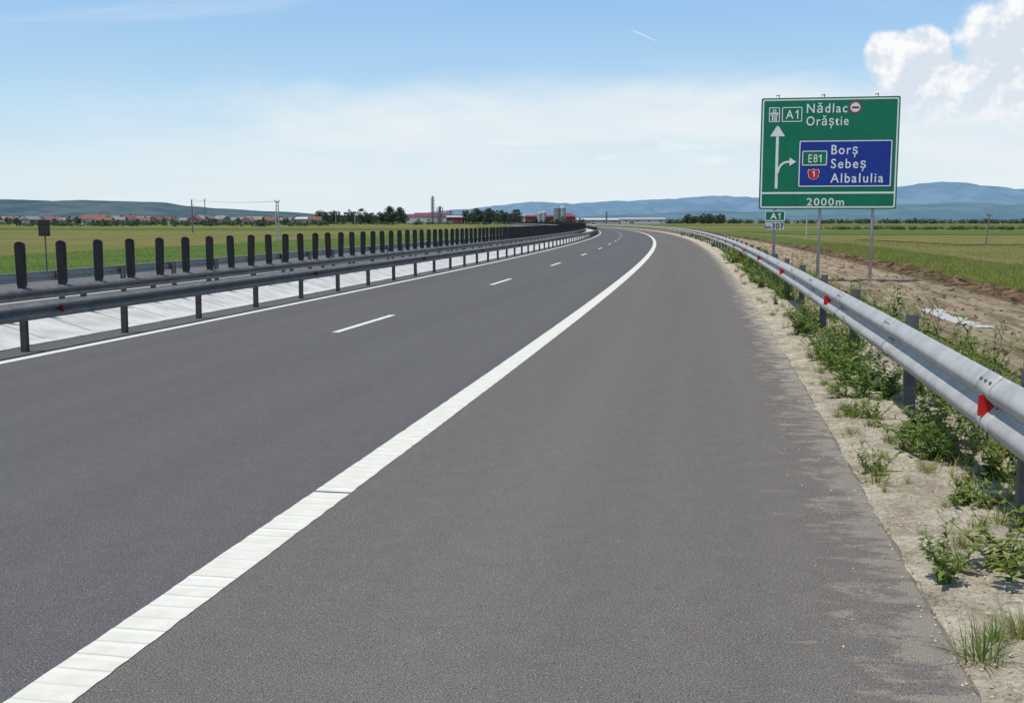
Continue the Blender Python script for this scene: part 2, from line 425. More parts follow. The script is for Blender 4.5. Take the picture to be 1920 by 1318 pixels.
def guardrail(label,s0,s1,post_off,back,sgn,zb,zt,spacing,first,ph,mat,pmat,refl=None,bolts=False,pw=.12,rmat=None):
    root=bpy.data.objects.new('guardrail',None); COL.objects.link(root)
    root.location=P(first,post_off,0); root['label']=label; root['category']='guardrail'; root['group']='motorway guardrails'
    def fix(o):
        o.parent=root; o.matrix_parent_inverse=Matrix.Translation(root.location).inverted()
    bm=make_beam('beam',beam_profile(zb,zt,back,sgn),s0,s1,mat); fix(bm)
    zs=(zb+zt)/2
    gap=abs(back-post_off)-pw/2
    me=c_post(ph,pmat,w=pw,spacer=sgn*max(.02,gap),zs=zs)
    s=first; n=0; rest=B()
    while s<s1:
        if n<95:
            o=obj('post',me,P(s,post_off,0),(U(-.01,.01),U(-.012,.012),HD(s)+U(-.03,.03))); fix(o)
        else:
            x,y,_=P(s,post_off,0); rest.box(-.06,.06,-.035,.035,-.3,ph,0,HD(s),(x,y))
        s+=spacing; n+=1
    if rest.v:
        o=obj('post',rest.mesh('distant_posts',pmat)); fix(o); o['kind']='stuff'
    if bolts:
        bb=B(); bb.cyl((0,0,0),(sgn*.016,0,0),.013,.011,8); bmesh_=bb.mesh('bolt',M_POST)
        s=first+.35
        for _ in range(11):
            for ds in (-.12,.0,.12):
                for tz in (.12,.5,.88):
                    z=zb+(zt-zb)*tz; d=.085*(.5-.5*math.cos(4*math.pi*tz))**.6+.006
                    w=noise.noise((s*.35,back,0))*.008
                    fix(obj('bolt',bmesh_,P(s+ds,back+w+sgn*(d-.002),z),(0,0,HD(s))))
            s+=spacing
        for i in range(12):
            sj=first+.35+spacing*i
            pr=beam_profile(zb-.003,zt+.003,back+sgn*.006,sgn); v=[];f=[];n_=len(pr)
            for s in (sj-.18,sj,sj+.18):
                w=noise.noise((s*.35,back,0))*.008
                for o_,z in pr: v.append(P(s,o_+w,z+w*.6))
            for k in range(2):
                for j in range(n_): a=k*n_+j;b2=k*n_+(j+1)%n_; f.append([a,b2,b2+n_,a+n_])
            f.append(list(range(n_))[::-1]); f.append([2*n_+j for j in range(n_)])
            fix(obj('joint_plate',mesh('joint_plate',v,f,mat,None,True)))
    if refl:
        r0,rs,rn=refl
        b=B(); hh=.095 if rmat is None else .07
        pr_=.118
        b.poly([(sgn*.012,0,-hh),(sgn*.012,0,hh),(sgn*pr_,0,hh*.72),(sgn*pr_,0,-hh*.72)][::(1 if sgn<0 else -1)],0)
        b.poly([(sgn*.012,.004,-hh),(sgn*.012,.004,hh),(sgn*pr_,.004,hh*.72),(sgn*pr_,.004,-hh*.72)],1)
        b.poly([(sgn*pr_,.004,-hh*.72),(sgn*pr_,.004,hh*.72),(sgn*.016,.16,hh*.6),(sgn*.016,.16,-hh*.6)],1)
        b.poly([(sgn*.012,.16,-hh*.6),(sgn*.012,.16,hh*.6),(sgn*.012,.20,hh*.6),(sgn*.012,.20,-hh*.6)],1)
        rm=b.mesh('reflector',[rmat or M_RED,mat])
        s=r0
        for _ in range(rn):
            o=obj('reflector',rm,P(s,back,zs),(0,0,HD(s))); fix(o); s+=rs
    return root
guardrail('galvanised steel crash barrier with red reflectors beside sandy verge',2.,700,4.80,4.66,-1,.53,.975,4.22,3.60,1.04,M_GALV,M_POST,refl=(8.15,9.9,20),bolts=True)
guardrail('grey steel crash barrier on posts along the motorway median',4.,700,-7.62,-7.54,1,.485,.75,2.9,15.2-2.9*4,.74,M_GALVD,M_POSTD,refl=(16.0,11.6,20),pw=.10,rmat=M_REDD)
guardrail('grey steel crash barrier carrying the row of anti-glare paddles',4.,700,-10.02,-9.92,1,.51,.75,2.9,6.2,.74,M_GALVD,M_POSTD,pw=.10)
guardrail('steel crash barrier at the edge of the opposite carriageway',4.,700,-12.9,-13.0,-1,.57,.80,2.9,7.0,.80,M_GALV,M_POST)

# anti glare panels
def paddle_mesh():
    v=[];f=[]
    w=.10;h=.86;n=10
    out=[]
    for i in range(n+1):
        a=math.pi*i/n; out.append((math.cos(a)*w,h-.07+math.sin(a)*.07))
    out=[(w*.93,.06),(w*.75,.0)][::-1]+out+[(-w*.93,.06),(-w*.75,.0)]
    m=len(out)
    for yv,sc in ((-.032,.9),(-.018,1),(.018,1),(.032,.9)):
        for x,z in out: v.append((x*sc,yv+.02*(abs(x)/w)**2,z))
    for r in range(3):
        for j in range(m):
            k=(j+1)%m; f.append([r*m+j,r*m+k,(r+1)*m+k,(r+1)*m+j])
    f.append(list(range(m))); f.append([3*m+j for j in range(m)][::-1])
    b=B(); b.v=v;b.f=f;b.m=[0]*len(f)
    b.box(-.05,.05,-.06,.06,-.045,.0)
    b.box(-.02,.02,-.03,.03,-.2,-.045)
    return b.mesh('anti_glare_panel',M_BLACK)
pm=paddle_mesh()
s=19.90-1.31*7; n=0
while n<295:
    o=obj('anti_glare_panel',pm,P(s,-9.95,.76),(U(-.02,.02),U(-.025,.025),HD(s)+.12+U(-.1,.1)))
    o['label']='black plastic anti-glare paddle standing on the median barrier'; o['category']='anti-glare panel'; o['group']='anti-glare paddles along the median'
    s+=1.31; n+=1
b=B()
while s<700:
    x,y,_=P(s,-9.95,0); b.box(-.1,.1,-.03,.03,.8,1.62,0,HD(s),(x,y)); s+=1.6
o=obj('anti_glare_panel',b.mesh('distant_anti_glare_panels',M_BLACK)); o['kind']='stuff'
o['label']='far run of black anti-glare paddles on the median barrier'; o['category']='anti-glare panel'; o['group']='anti-glare paddles along the median'

# ---------------------------------------------------------------- direction sign
K=.01328; KZ=.01352
CU,CV=1558.,285.
def L(u,v): return ((u-CU)*K,(CV-v)*KZ)
def fpoly(pts,y): return [(x,y,z) for x,z in pts]
def rrect(x0,x1,z0,z1,r,n=5):
    pts=[]
    for cx,cz,a0 in ((x1-r,z1-r,0),(x0+r,z1-r,90),(x0+r,z0+r,180),(x1-r,z0+r,270)):
        for i in range(n+1):
            a=math.radians(a0+90*i/n); pts.append((cx+r*math.cos(a),cz+r*math.sin(a)))
    return pts
def plate_ring(b,x0,x1,z0,z1,r,w,y,mi=0):
    o_=rrect(x0,x1,z0,z1,r); i_=rrect(x0+w,x1-w,z0+w,z1-w,max(.001,r-w*.6)); n=len(o_); k=len(b.v)
    b.v+=[(x,y,z) for x,z in o_]+[(x,y,z) for x,z in i_]
    for j in range(n):
        j2=(j+1)%n; b.f.append([k+j,k+j2,k+n+j2,k+n+j]); b.m.append(mi)
def face(pts):
    a=0
    for i in range(len(pts)):
        x0,z0=pts[i]; x1,z1=pts[(i+1)%len(pts)]; a+=x0*z1-x1*z0
    return pts if a>0 else pts[::-1]
def text_mesh(txt,x0,x1,zbase,cap,y,mat,offset=.022,sp_=1.2):
    def mk(tt):
        c=bpy.data.curves.new('t','FONT'); c.body=tt; c.size=1; c.offset=offset; c.resolution_u=4; c.space_character=sp_
        o=bpy.data.objects.new('t',c); COL.objects.link(o)
        bpy.context.view_layer.update()
        m_=bpy.data.meshes.new_from_object(o.evaluated_get(bpy.context.evaluated_depsgraph_get()))
        bpy.data.objects.remove(o); return m_
    hm=mk('H'); ch=max(v.co.y for v in hm.vertices)-min(v.co.y for v in hm.vertices); 
    m_=mk(txt)
    xs=[v.co.x for v in m_.vertices]; xa,xb=min(xs),max(xs)
    sx=(x1-x0)/(xb-xa); sz=cap/ch
    for v in m_.vertices: v.co=Vector((x0+(v.co.x-xa)*sx,y,zbase+v.co.y*sz))
    m_.materials.clear(); m_.materials.append(mat); m_.name='lettering'
    return m_
def one_mesh(x0,x1,z,cap,y,mat):
    w=x1-x0; st=w*.42; b=B()
    b.poly(fpoly(face([(x1-st,z),(x1,z),(x1,z+cap),(x1-st*.9,z+cap),(x1-st,z+cap*.93)]),y))
    b.poly(fpoly(face([(x1-st,z+cap*.93),(x1-st,z+cap*.72),(x0,z+cap*.60),(x0,z+cap*.78)]),y))
    return b.mesh('lettering',mat)
GF=1.30   # true size of the panel is 4.4 m wide
sign=bpy.data.objects.new('direction_sign',None); COL.objects.link(sign)
SX,SY=10.55,36.08; ZOFF=-.60
sign.location=(SX,SY,ZOFF); sign.rotation_euler=(0,0,math.radians(-9.5)); sign.scale=(GF,GF,GF)
sign['label']='large green and blue motorway direction sign on three steel posts'; sign['category']='road sign'
ZC=3.72
def sp(name,me,**pr): return obj(name,me,(0,0,ZC),parent=sign,**pr)
W2,H2=129*K,104.5*KZ
b=B()
o_=rrect(-W2,W2,-H2,H2,.05); n=len(o_)
b.v=[(x,0,z) for x,z in o_]+[(x,.03,z) for x,z in o_]
b.f=[list(range(n)),[n+i for i in range(n)][::-1]]+[[i,n+i,n+(i+1)%n,(i+1)%n] for i in range(n)]
b.m=[0,1]+[1]*n
sp('panel',b.mesh('panel',[M_GS,M_SPOST]))
b=B(); plate_ring(b,-W2+.035,W2-.035,-H2+.035,H2-.035,.05,.035,-.004)
x0,z0=L(1434,360.5); x1,z1=L(1682,357)
b.poly(fpoly(face([(-W2+.07,z0),(W2-.07,z0),(W2-.07,z1),(-W2+.07,z1)]),-.004))
sp('border',b.mesh('border',M_WS))
b=B(); x0,z0=L(1502,348); x1,z1=L(1676,260)
b.poly(fpoly(rrect(x0,x1,z0,z1,.03),-.004),0); plate_ring(b,x0+.012,x1-.012,z0+.012,z1-.012,.03,.026,-.008,1)
sp('inset_panel',b.mesh('inset_panel',[M_BS,M_WS]),label='blue inset panel with white border')
def tag(u0,u1,v0,v1,fill,y=-.004,name='route_badge'):
    b=B(); x0,z0=L(u0,v1); x1,z1=L(u1,v0)
    b.poly(fpoly(rrect(x0,x1,z0,z1,.035),y),0); plate_ring(b,x0+.01,x1-.01,z0+.01,z1-.01,.03,.022,y-.004,1)
    sp(name,b.mesh(name,[fill,M_WS]))
tag(1467.5,1507,197,226,M_GS); tag(1443,1465,197,226,M_GS,name='motorway_symbol'); tag(1508,1556,279,308,M_GS,-.012)
b=B()
def quad(pts,y,mi=0): b.poly(fpoly(face([L(*p) for p in pts]),y),mi)
quad([(1449,223),(1452,223),(1452.6,201),(1451,201)],-.012); quad([(1459,223),(1456,223),(1455.4,201),(1457,201)],-.012)
quad([(1453.3,223),(1454.7,223),(1454.3,201),(1453.7,201)],-.012)
quad([(1446,208),(1462,208),(1462,210.5),(1446,210.5)],-.016)
quad([(1447.5,210.5),(1449,210.5),(1449,214.5),(1447.5,214.5)],-.016); quad([(1459,210.5),(1460.5,210.5),(1460.5,214.5),(1459,214.5)],-.016)
sp('symbol_stroke',b.mesh('symbol_stroke',M_WS))
b=B()
quad([(1458.4,350),(1463.6,350),(1463.6,250),(1458.4,250)],-.004)
quad([(1447,252),(1475,252),(1463.5,234),(1461,232),(1458.5,234)],-.008)
cx,cy=1482,321; pts=[]
for i in range(9):
    a=math.radians(180+90*i/8); pts.append((cx+18.5*math.cos(a)*1.,cy+21*math.sin(a)*1.0))
def ofs(p,q): 
    dx,dy=p[0]-cx,p[1]-cy; l=math.hypot(dx,dy); return (p[0]+dx/l*q,p[1]+dy/l*q)
for i in range(8):
    (a0,b0),(a1,b1)=pts[i],pts[i+1]
    quad([ofs((a0,b0),-2.0),ofs((a0,b0),2.0),ofs((a1,b1),2.0),ofs((a1,b1),-2.0)],-.008)
quad([(1482,298.0),(1486,298.0),(1486,302.0),(1482,302.0)],-.008)
quad([(1485,292),(1497,299.5),(1497,300.5),(1485,308)],-.012)
sp('arrow',b.mesh('arrow',M_WS))
b=B(); cx,cz=L(1604.5,200)
def disc(r,y,mi): b.poly([(cx+r*math.cos(2*math.pi*i/28),y,cz+r*math.sin(2*math.pi*i/28)) for i in range(28)],mi)
disc(.15,-.004,0); disc(.118,-.008,1)
b.poly(fpoly([(cx-.085,cz-.022),(cx+.085,cz-.022),(cx+.085,cz+.018),(cx-.085,cz+.018)],-.012),2)
sp('emblem',b.mesh('emblem',[M_RS,M_WS,M_KS]),label='small white disc with red ring')
def shield(sc,y,mi):
    ps=[(-9,-9),(-4,-7.5),(0,-9.5),(4,-7.5),(9,-9),(11,-3),(9,1),(9.5,5),(5,9),(0,10.5),(-5,9),(-9.5,5),(-9,1),(-11,-3)]
    b.poly(fpoly(face([L(1531+p*sc,323.3+q*sc) for p,q in ps]),y),mi)
b=B(); shield(1.05,-.012,1); shield(.95,-.016,0)
sp('route_badge',b.mesh('route_badge',[M_RS,M_WS]),label='red shield route badge')
def txt(t_,u0,u1,vb,cap,y=-.006,mat=None,off=.010):
    x0,z=L(u0,vb); x1,_=L(u1,vb)
    sp('lettering',text_mesh(t_,x0,x1,z,cap*KZ,y,mat or M_WS,off))
def one(u0,u1,vb,cap,y):
    x0,z=L(u0,vb); x1,_=L(u1,vb); sp('lettering',one_mesh(x0,x1,z,cap*KZ,y,M_WS))
txt('A',1475.5,1490,219.5,16.5,-.010); one(1493.5,1499,219.5,16.5,-.010)
txt('Nădlac',1514.5,1590,209,17)
txt('Orăștie',1514.5,1593,232.5,17)
txt('Borș',1563,1612,286.5,17.5,-.010)
txt('Sebeș',1563,1628,312.5,17.5,-.010)
txt('AlbaIulia',1563,1661,339.5,17.5,-.010)
txt('E8',1520.5,1537.5,301.5,15,-.018,off=.004); one(1540,1545,301.5,15,-.018)
one(1528.5,1533,328.5,11,-.020)
txt('2000m',1520,1590,382.5,14)
for u in (1460.5,1546,1645):
    x=(u-CU)*K
    b=B(); b.cyl((x,.10,-.2),(x,.10,5.20),.042,.042,14); b.cyl((x,.10,5.20),(x,.10,5.22),.047,.047,14)
    b.box(x-.07,x+.07,.032,.06,2.7,2.74); b.box(x-.07,x+.07,.032,.06,4.7,4.74)
    obj('post',b.mesh('post',M_SPOST,True),parent=sign)
b=B()
for z in (2.72,3.7,4.72): b.box(-W2+.1,W2-.1,.031,.052,z-.05,z-.02)
obj('rear_rail',b.mesh('rear_rail',M_SPOST),parent=sign)
km=bpy.data.objects.new('kilometre_sign',None); COL.objects.link(km)
c,sn=math.cos(math.radians(-9.5)),math.sin(math.radians(-9.5))
lx=(1460.5-CU)*K*GF
km.location=(SX+lx*c+.01*sn, SY+lx*sn-.01*c, ZOFF); km.rotation_euler=sign.rotation_euler; km.scale=(GF,GF,GF)
km['label']='small green and white kilometre plates fixed to a sign post'; km['category']='road sign'
def kplate(z0,z1,w,fill,bord,nm,rw):
    b=B(); b.box(-w/2,w/2,0,.012,z0,z1,2); b.poly(fpoly(rrect(-w/2,w/2,z0,z1,.02),-.004),0); plate_ring(b,-w/2+.004,w/2-.004,z0+.004,z1-.004,.02,rw,-.008,1)
    obj(nm,b.mesh(nm,[fill,bord,M_SPOST]),parent=km)
kplate(2.00,2.27,.52,M_GS,M_WS,'route_plate',.02); kplate(1.765,1.985,.50,M_GP,M_KS,'distance_plate',.004)
obj('lettering',text_mesh('A',-.12,.05,2.055,.16,-.012,M_WS,.02),parent=km)
obj('lettering',one_mesh(.075,.135,2.055,.16,-.012,M_WS),parent=km)
obj('lettering',text_mesh('km',-.235,-.10,1.81,.09,-.014,M_KS,.012,1.05),parent=km)
obj('lettering',text_mesh('307',-.07,.225,1.81,.14,-.014,M_KS,.010,1.1),parent=km)
b=B(); b.box(-.03,.03,.013,.06,1.86,1.9); b.box(-.03,.03,.013,.06,2.12,2.16); obj('clamp',b.mesh('clamp',M_SPOST),parent=km)

rs=bpy.data.objects.new('road_sign',None); COL.objects.link(rs); rs.location=(-18.3,42,0); rs.rotation_euler=(0,0,-.12)
rs['label']='small dark road sign seen from its back on thin post'; rs['category']='road sign'
b=B(); b.box(-.24,.24,-.02,.0,1.42,2.05); b.box(-.2,.2,-.035,-.02,1.5,1.53); b.box(-.2,.2,-.035,-.02,1.9,1.93)
obj('panel',b.mesh('panel',M_KS),parent=rs)
b=B(); b.cyl((0,.04,-.3),(0,.04,2.1),.03,.03,10); obj('post',b.mesh('post',M_POST),parent=rs)

def pole(x,y,h,mat,r,cross,lean=0,label='',lattice=False):
    e=bpy.data.objects.new('utility_pole',None); COL.objects.link(e); e.location=(x,y,-.1); e.rotation_euler=(0,lean,.3)
    e['label']=label; e['category']='utility pole'; e['group']='utility poles in the fields'
    b=B()
    if lattice:
        for sx in (-1,1):
            b.cyl((sx*r*1.3,0,-.3),(sx*r*.6,0,h),r*.35,r*.28,6)
        k=12
        for i in range(k):
            z=h*(i+.5)/k; q=r*(1.3-.7*(i+.5)/k); b.box(-q,q,-r*.25,r*.25,z-h*.012,z+h*.012)
    else: b.cyl((0,0,-.3),(0,0,h),r,r*.65,9)
    obj('shaft',b.mesh('shaft',mat),parent=e)
    if cross:
        b=B(); b.box(-cross,cross,-.04,.04,h-.18*cross-.06,h-.18*cross)
        for q in (-.9,-.3,.3,.9): b.cyl((q*cross,0,h-.18*cross),(q*cross,0,h-.18*cross+.16),.035,.03,6)
        obj('crossarm',b.mesh('crossarm',mat),parent=e)
    return e
pole(-59.5,200,6.1,M_WOOD,.16,0,label='slim dark wooden pole standing in the field')
pole(-24,110,4.15,M_CPOLE,.16,.3,label='concrete ladder-type utility pole with short crossarm',lattice=True)
pole(-137,480,12.,M_WOOD,.25,1.2,label='tall grey pole with insulators near the village')
pole(33.2,121,3.45,M_CPOLE,.10,0,label='pale concrete post standing in the crop')
pole(44.2,100,2.75,M_WOOD,.09,.35,.09,label='leaning weathered wooden pole at the field edge')
for x,y,h in ((-190,700,9.),(-150,620,8.),(-95,650,8.),(-225,760,14.),(-118,720,9)):
    pole(x,y,h,M_CPOLE,.2,.8,label='grey utility pole among village trees')
def wire(a,c_,sag,nm='overhead_wire'):
    b=B(); a=Vector(a);c_=Vector(c_); pr=a
    for i in range(1,17):
        t=i/16; p=a.lerp(c_,t); p.z-=sag*4*t*(1-t); b.cyl(pr,p,.022,.022,4,0,False); pr=p
    o=obj(nm,b.mesh(nm,M_KS)); o['label']='thin dark overhead wire strung between field poles'; o['category']='overhead wire'; o['group']='overhead wires'
wire((-59.5,200,5.95),(-24,110,4.0),.25); wire((-59.5,200,5.8),(-137,480,11.6),.6)

# ---------------------------------------------------------------- trees
def leafquads(b,c,rad,n,size,mi,flat=.8):
    for _ in range(n):
        while True:
            p=Vector((U(-1,1),U(-1,1),U(-1,1)))
            if .25<p.length<1: break
        p=p.normalized()*(p.length**.4)
        q=Vector(c)+Vector((p.x*rad,p.y*rad,p.z*rad*flat))
        nrm=(p+Vector((U(-.7,.7),U(-.7,.7),U(-.3,.9)))).normalized()
        a=nrm.orthogonal().normalized(); a.rotate(Matrix.Rotation(U(0,6.28),3,nrm)); d=nrm.cross(a); s_=size*U(.6,1.3)
        b.poly([q-a*s_,q-d*s_*.6,q+a*s_,q+d*s_*.6],mi)
def tree_mesh(h,spread,seed,tall=False,low=.12):
    random.seed(seed); b=B()
    b.cyl((0,0,-.3),(U(-.1,.1),U(-.1,.1),h*.75),h*.028,h*.008,7,0)
    for i in range(9):
        a=U(0,6.28); z=h*U(.2,.6); r=spread*U(.5,.9)
        b.cyl((0,0,z),(math.cos(a)*r,math.sin(a)*r,z+h*U(.12,.28)),h*.012,h*.004,5,0)
    for i in range(30 if not tall else 18):
        a=U(0,6.28); zz=U(low,.93); w=math.sin(max(.12,min(1,(zz-low+.15)/(1.08-low)))*math.pi)**.6
        r=spread*w*U(.15,.85); c=(math.cos(a)*r,math.sin(a)*r,h*zz)
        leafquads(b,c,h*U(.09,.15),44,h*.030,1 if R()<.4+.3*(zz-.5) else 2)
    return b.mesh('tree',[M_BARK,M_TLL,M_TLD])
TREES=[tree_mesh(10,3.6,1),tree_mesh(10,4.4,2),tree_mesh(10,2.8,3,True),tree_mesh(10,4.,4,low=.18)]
random.seed(11)
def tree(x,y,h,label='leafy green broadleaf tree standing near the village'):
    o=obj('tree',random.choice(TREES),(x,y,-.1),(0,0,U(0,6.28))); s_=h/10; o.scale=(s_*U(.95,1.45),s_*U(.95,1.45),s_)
    o['label']=label; o['category']='tree'; o['group']='trees around the village and factory'
def px(u,y): return (u-960)/2000*y
for i in range(34):
    u=603+i*4.7+U(-3,3); y=U(740,860); tree(px(u,y),y,U(6,11) if u<725 else U(9,13),'dense dark green tree in the grove by the factory')
for i in range(26):
    u=874+i*3.9+U(-2,2); y=U(740,860); tree(px(u,y),y,U(7.5,12),'dense dark green tree in the grove by the factory')
for i in range(16):
    u=1284+i*4.6; y=U(850,950); tree(px(u,y),y,U(6.,9),'round green tree beside the open fields')
for i in range(14):
    u=1000+i*7+U(-3,3); y=U(780,840); tree(px(u,y),y,U(3,6))
for i in range(110):
    u=U(-60,600); y=U(520,1000); tree(px(u,y),y,U(3,6.)*y/800)
for i in range(20):
    u=U(1255,1920); y=U(900,1100); tree(px(u,y),y,U(3,5.5),'small green tree beside the open fields')
def scrub(name,pts,seed,label):
    random.seed(seed); b=B()
    for x,y,h in pts:
        for k in range(3):
            leafquads(b,(x+U(-h,h),y+U(-h,h),h*.42),h*.62,22,h*.17,0 if R()<.4 else 1,.8)
    o=obj(name,b.mesh(name,[M_TLL,M_TLD])); o['kind']='stuff'; o['label']=label; o['category']='bushes'
random.seed(5)
pts=[(px(U(-80,620),y),y,U(1.2,2.8)) for y in [U(420,700) for _ in range(240)]]
pts+=[(px(U(600,1080),y),y,U(1.,2.2)) for y in [U(600,760) for _ in range(120)]]
scrub('scrub',pts,3,'scattered green bushes and hedges in front of the village')
random.seed(6)
pts=[(px(u,900)+U(-5,5),U(880,960),U(2.5,4.2)*1.1) for u in [1245+i*4.2 for i in range(190)]]
pts+=[(px(u,260)+U(-.5,.5),U(250,275),U(.45,1.0)) for u in [1560+i*2.6 for i in range(190)]]
scrub('hedgerow',pts,4,'long low hedgerow line across the fields')

# ---------------------------------------------------------------- houses
def nm(n_,c): return noisy(n_,tuple(x*.85 for x in c),c,2,.85)
WALLS=[nm('cream_plaster',(.46,.43,.37)),nm('white_plaster',(.56,.56,.55)),nm('ochre_plaster',(.38,.31,.21)),nm('grey_plaster',(.34,.34,.34))]
ROOFS=[nm('red_tile',(.22,.10,.075)),nm('brown_tile',(.19,.12,.09)),nm('grey_tile',(.24,.23,.22)),nm('orange_tile',(.28,.15,.10))]
M_WIN=noisy('window_glass',(.03,.04,.05),(.05,.06,.07),3,.2)
def house_mesh(w,d,h,rh,wm,rm):
    b=B(); b.box(-w/2,w/2,-d/2,d/2,0,h,0)
    e=.4
    A=[(-w/2-e,-d/2-e,h-.1),(w/2+e,-d/2-e,h-.1),(w/2+e,d/2+e,h-.1),(-w/2-e,d/2+e,h-.1),(-w/2-e,0,h+rh),(w/2+e,0,h+rh)]
    for q in ((0,1,5,4),(2,3,4,5),(1,2,5),(3,0,4),(3,2,1,0)): b.poly([A[i] for i in q],1)
    b.box(w*.2,w*.2+.6,-.3,.3,h+rh*.5,h+rh+.7,1)
    for i in range(3):
        x=-w/2+w*(i+.5)/3; b.box(x-.5,x+.5,-d/2-.04,-d/2-.003,1.0,2.3,2)
    b.box(w*.15-.2,w*.15+.7,-d/2-.05,-d/2-.003,.0,2.1,1)
    return b.mesh('house',[wm,rm,M_WIN])
HM=[house_mesh(8,7,3,2.0,WALLS[i%4],ROOFS[(i*3+1)%4] if i%2 else ROOFS[i%4]) for i in range(6)]+[house_mesh(14,8,3.4,2.4,WALLS[1],ROOFS[0]),house_mesh(18,9,4,1.6,WALLS[0],ROOFS[2])]
HL=['small plastered house with a pitched tiled roof']*6+['long white house with a red tiled roof','long cream farm building with a grey roof']
random.seed(21)
for i in range(95):
    u=U(-60,610); y=U(680,1200)
    k=random.randrange(8)
    o=obj('house',HM[k],(px(u,y),y,-.1),(0,0,U(-.6,.6)+(math.pi/2 if R()<.3 else 0))); o.scale=(1.1,1.1,U(.9,1.2))
    o['label']=HL[k]; o['category']='house'; o['group']='village houses'
# ---------------------------------------------------------------- factory
M_MAR=nm('maroon_cladding',(.20,.05,.07)); M_GRY=nm('grey_cladding',(.36,.38,.40)); M_WHT=nm('white_cladding',(.52,.53,.53)); M_STL=nm('steelwork',(.20,.22,.24))
def hall(name,u0,u1,vt,y,d,wm,rm,label,sl=1.5):
    sc=y/2000; x0,x1=px(u0,y),px(u1,y); h=2+(415-vt)*sc
    e=bpy.data.objects.new(name,None); COL.objects.link(e); e.location=((x0+x1)/2,y,-.1); e['label']=label; e['category']='factory building'
    w=(x1-x0)/2
    b=B(); b.box(-w,w,0,d,0,h-sl); obj('wall',b.mesh('wall',wm),parent=e)
    b=B(); A=[(-w-.3,-.4,h-sl+.003),(w+.3,-.4,h-sl+.003),(w+.3,d+.4,h-sl+.003),(-w-.3,d+.4,h-sl+.003),(-w-.3,d/2,h),(w+.3,d/2,h)]
    for q in ((0,1,5,4),(2,3,4,5),(1,2,5),(3,0,4),(3,2,1,0)): b.poly([A[i] for i in q])
    obj('roof',b.mesh('roof',rm),parent=e)
    b=B(); n=max(2,int(w/4))
    for i in range(n):
        x=-w+2*w*(i+.5)/n; b.box(x-1,x+1,-.05,-.004,h*.35,h*.5)
    obj('window',b.mesh('window',M_WIN),parent=e)
    b=B(); b.box(-w*.5-2,-w*.5+2,-.06,-.004,0,h*.3+.5); obj('door',b.mesh('door',M_STL),parent=e)
    return e
hall('factory_hall',757,872,402,850,24,M_WHT,M_MAR,'long factory hall with maroon roof and pale walls')
hall('factory_hall',778,838,399,880,20,M_MAR,M_MAR,'maroon clad factory hall with low pitched roof')
hall('factory_hall',838,868,404,820,18,M_MAR,M_GRY,'maroon factory block with grey roof')
hall('factory_hall',985,1078,403,860,24,M_MAR,M_MAR,'long maroon factory hall near the silos')
hall('factory_hall',968,1000,402,900,18,M_WHT,M_GRY,'white factory block with a grey roof')
hall('factory_hall',1040,1072,400,890,18,M_GRY,M_MAR,'grey factory block with maroon roof')
hall('warehouse',1082,1160,409,900,22,M_GRY,M_WHT,'long low grey warehouse with pale roof')
hall('warehouse',1162,1246,408,900,22,M_WHT,M_GRY,'long low pale warehouse beside the fields')
hall('warehouse',555,592,407,800,20,M_GRY,M_WHT,'low grey shed near village trees')
hall('warehouse',215,250,408,900,16,M_MAR,M_MAR,'low maroon shed near the village')
def tower(u,vt,y,w,label):
    h=2+(415-vt)*y/2000; e=bpy.data.objects.new('process_tower',None); COL.objects.link(e); e.location=(px(u,y),y-14,-.1); e['label']=label; e['category']='industrial tower'
    b=B()
    for sx in (-1,1):
        for sy in (-1,1): b.box(sx*w-.15,sx*w+.15,sy*w-.15,sy*w+.15,0,h)
    k=int(h/2.5)
    for i in range(1,k+1):
        z=h*i/k; b.box(-w-.2,w+.2,-w-.2,w+.2,z-.12,z)
        b.cyl((-w,-w,z-h/k),(w,-w,z),.09,.09,5); 
    obj('frame',b.mesh('frame',M_STL),parent=e)
    b=B(); b.cyl((0,0,0),(0,0,h+1),w*.55,w*.5,12); obj('stack',b.mesh('stack',M_GRY),parent=e)
    return e
tower(815,371,850,1.1,'slender steel process tower with a grey stack')
tower(828,390,850,2.2,'squat steel framed process tower beside the hall')
tower(847,397,850,2.,'squat steel framed process tower beside the hall')
def silo(u,vt,y,r,label,mat=M_GRY):
    h=2+(415-vt)*y/2000; e=bpy.data.objects.new('silo',None); COL.objects.link(e); e.location=(px(u,y),y-16,-.1); e['label']=label; e['category']='silo'
    b=B(); b.cyl((0,0,0),(0,0,h*.86),r,r,20); 
    for z in (.25,.5,.75): b.cyl((0,0,h*z),(0,0,h*z+.15),r+.06,r+.06,20)
    obj('shell',b.mesh('shell',mat),parent=e)
    b=B(); b.cyl((0,0,h*.862),(0,0,h),r+.1,r*.2,20); obj('cap',b.mesh('cap',mat),parent=e)
silo(1043,387,850,3.0,'tall grey storage silo with conical top',M_STL); silo(1052,386,850,2.6,'tall grey storage silo with conical top')
silo(1018,396,850,2.,'pale silo with conical top beside maroon hall'); silo(1010,398,850,1.8,'pale silo with conical top beside maroon hall')
tower(1133,398,880,.5,'thin steel lattice mast beside the warehouse')

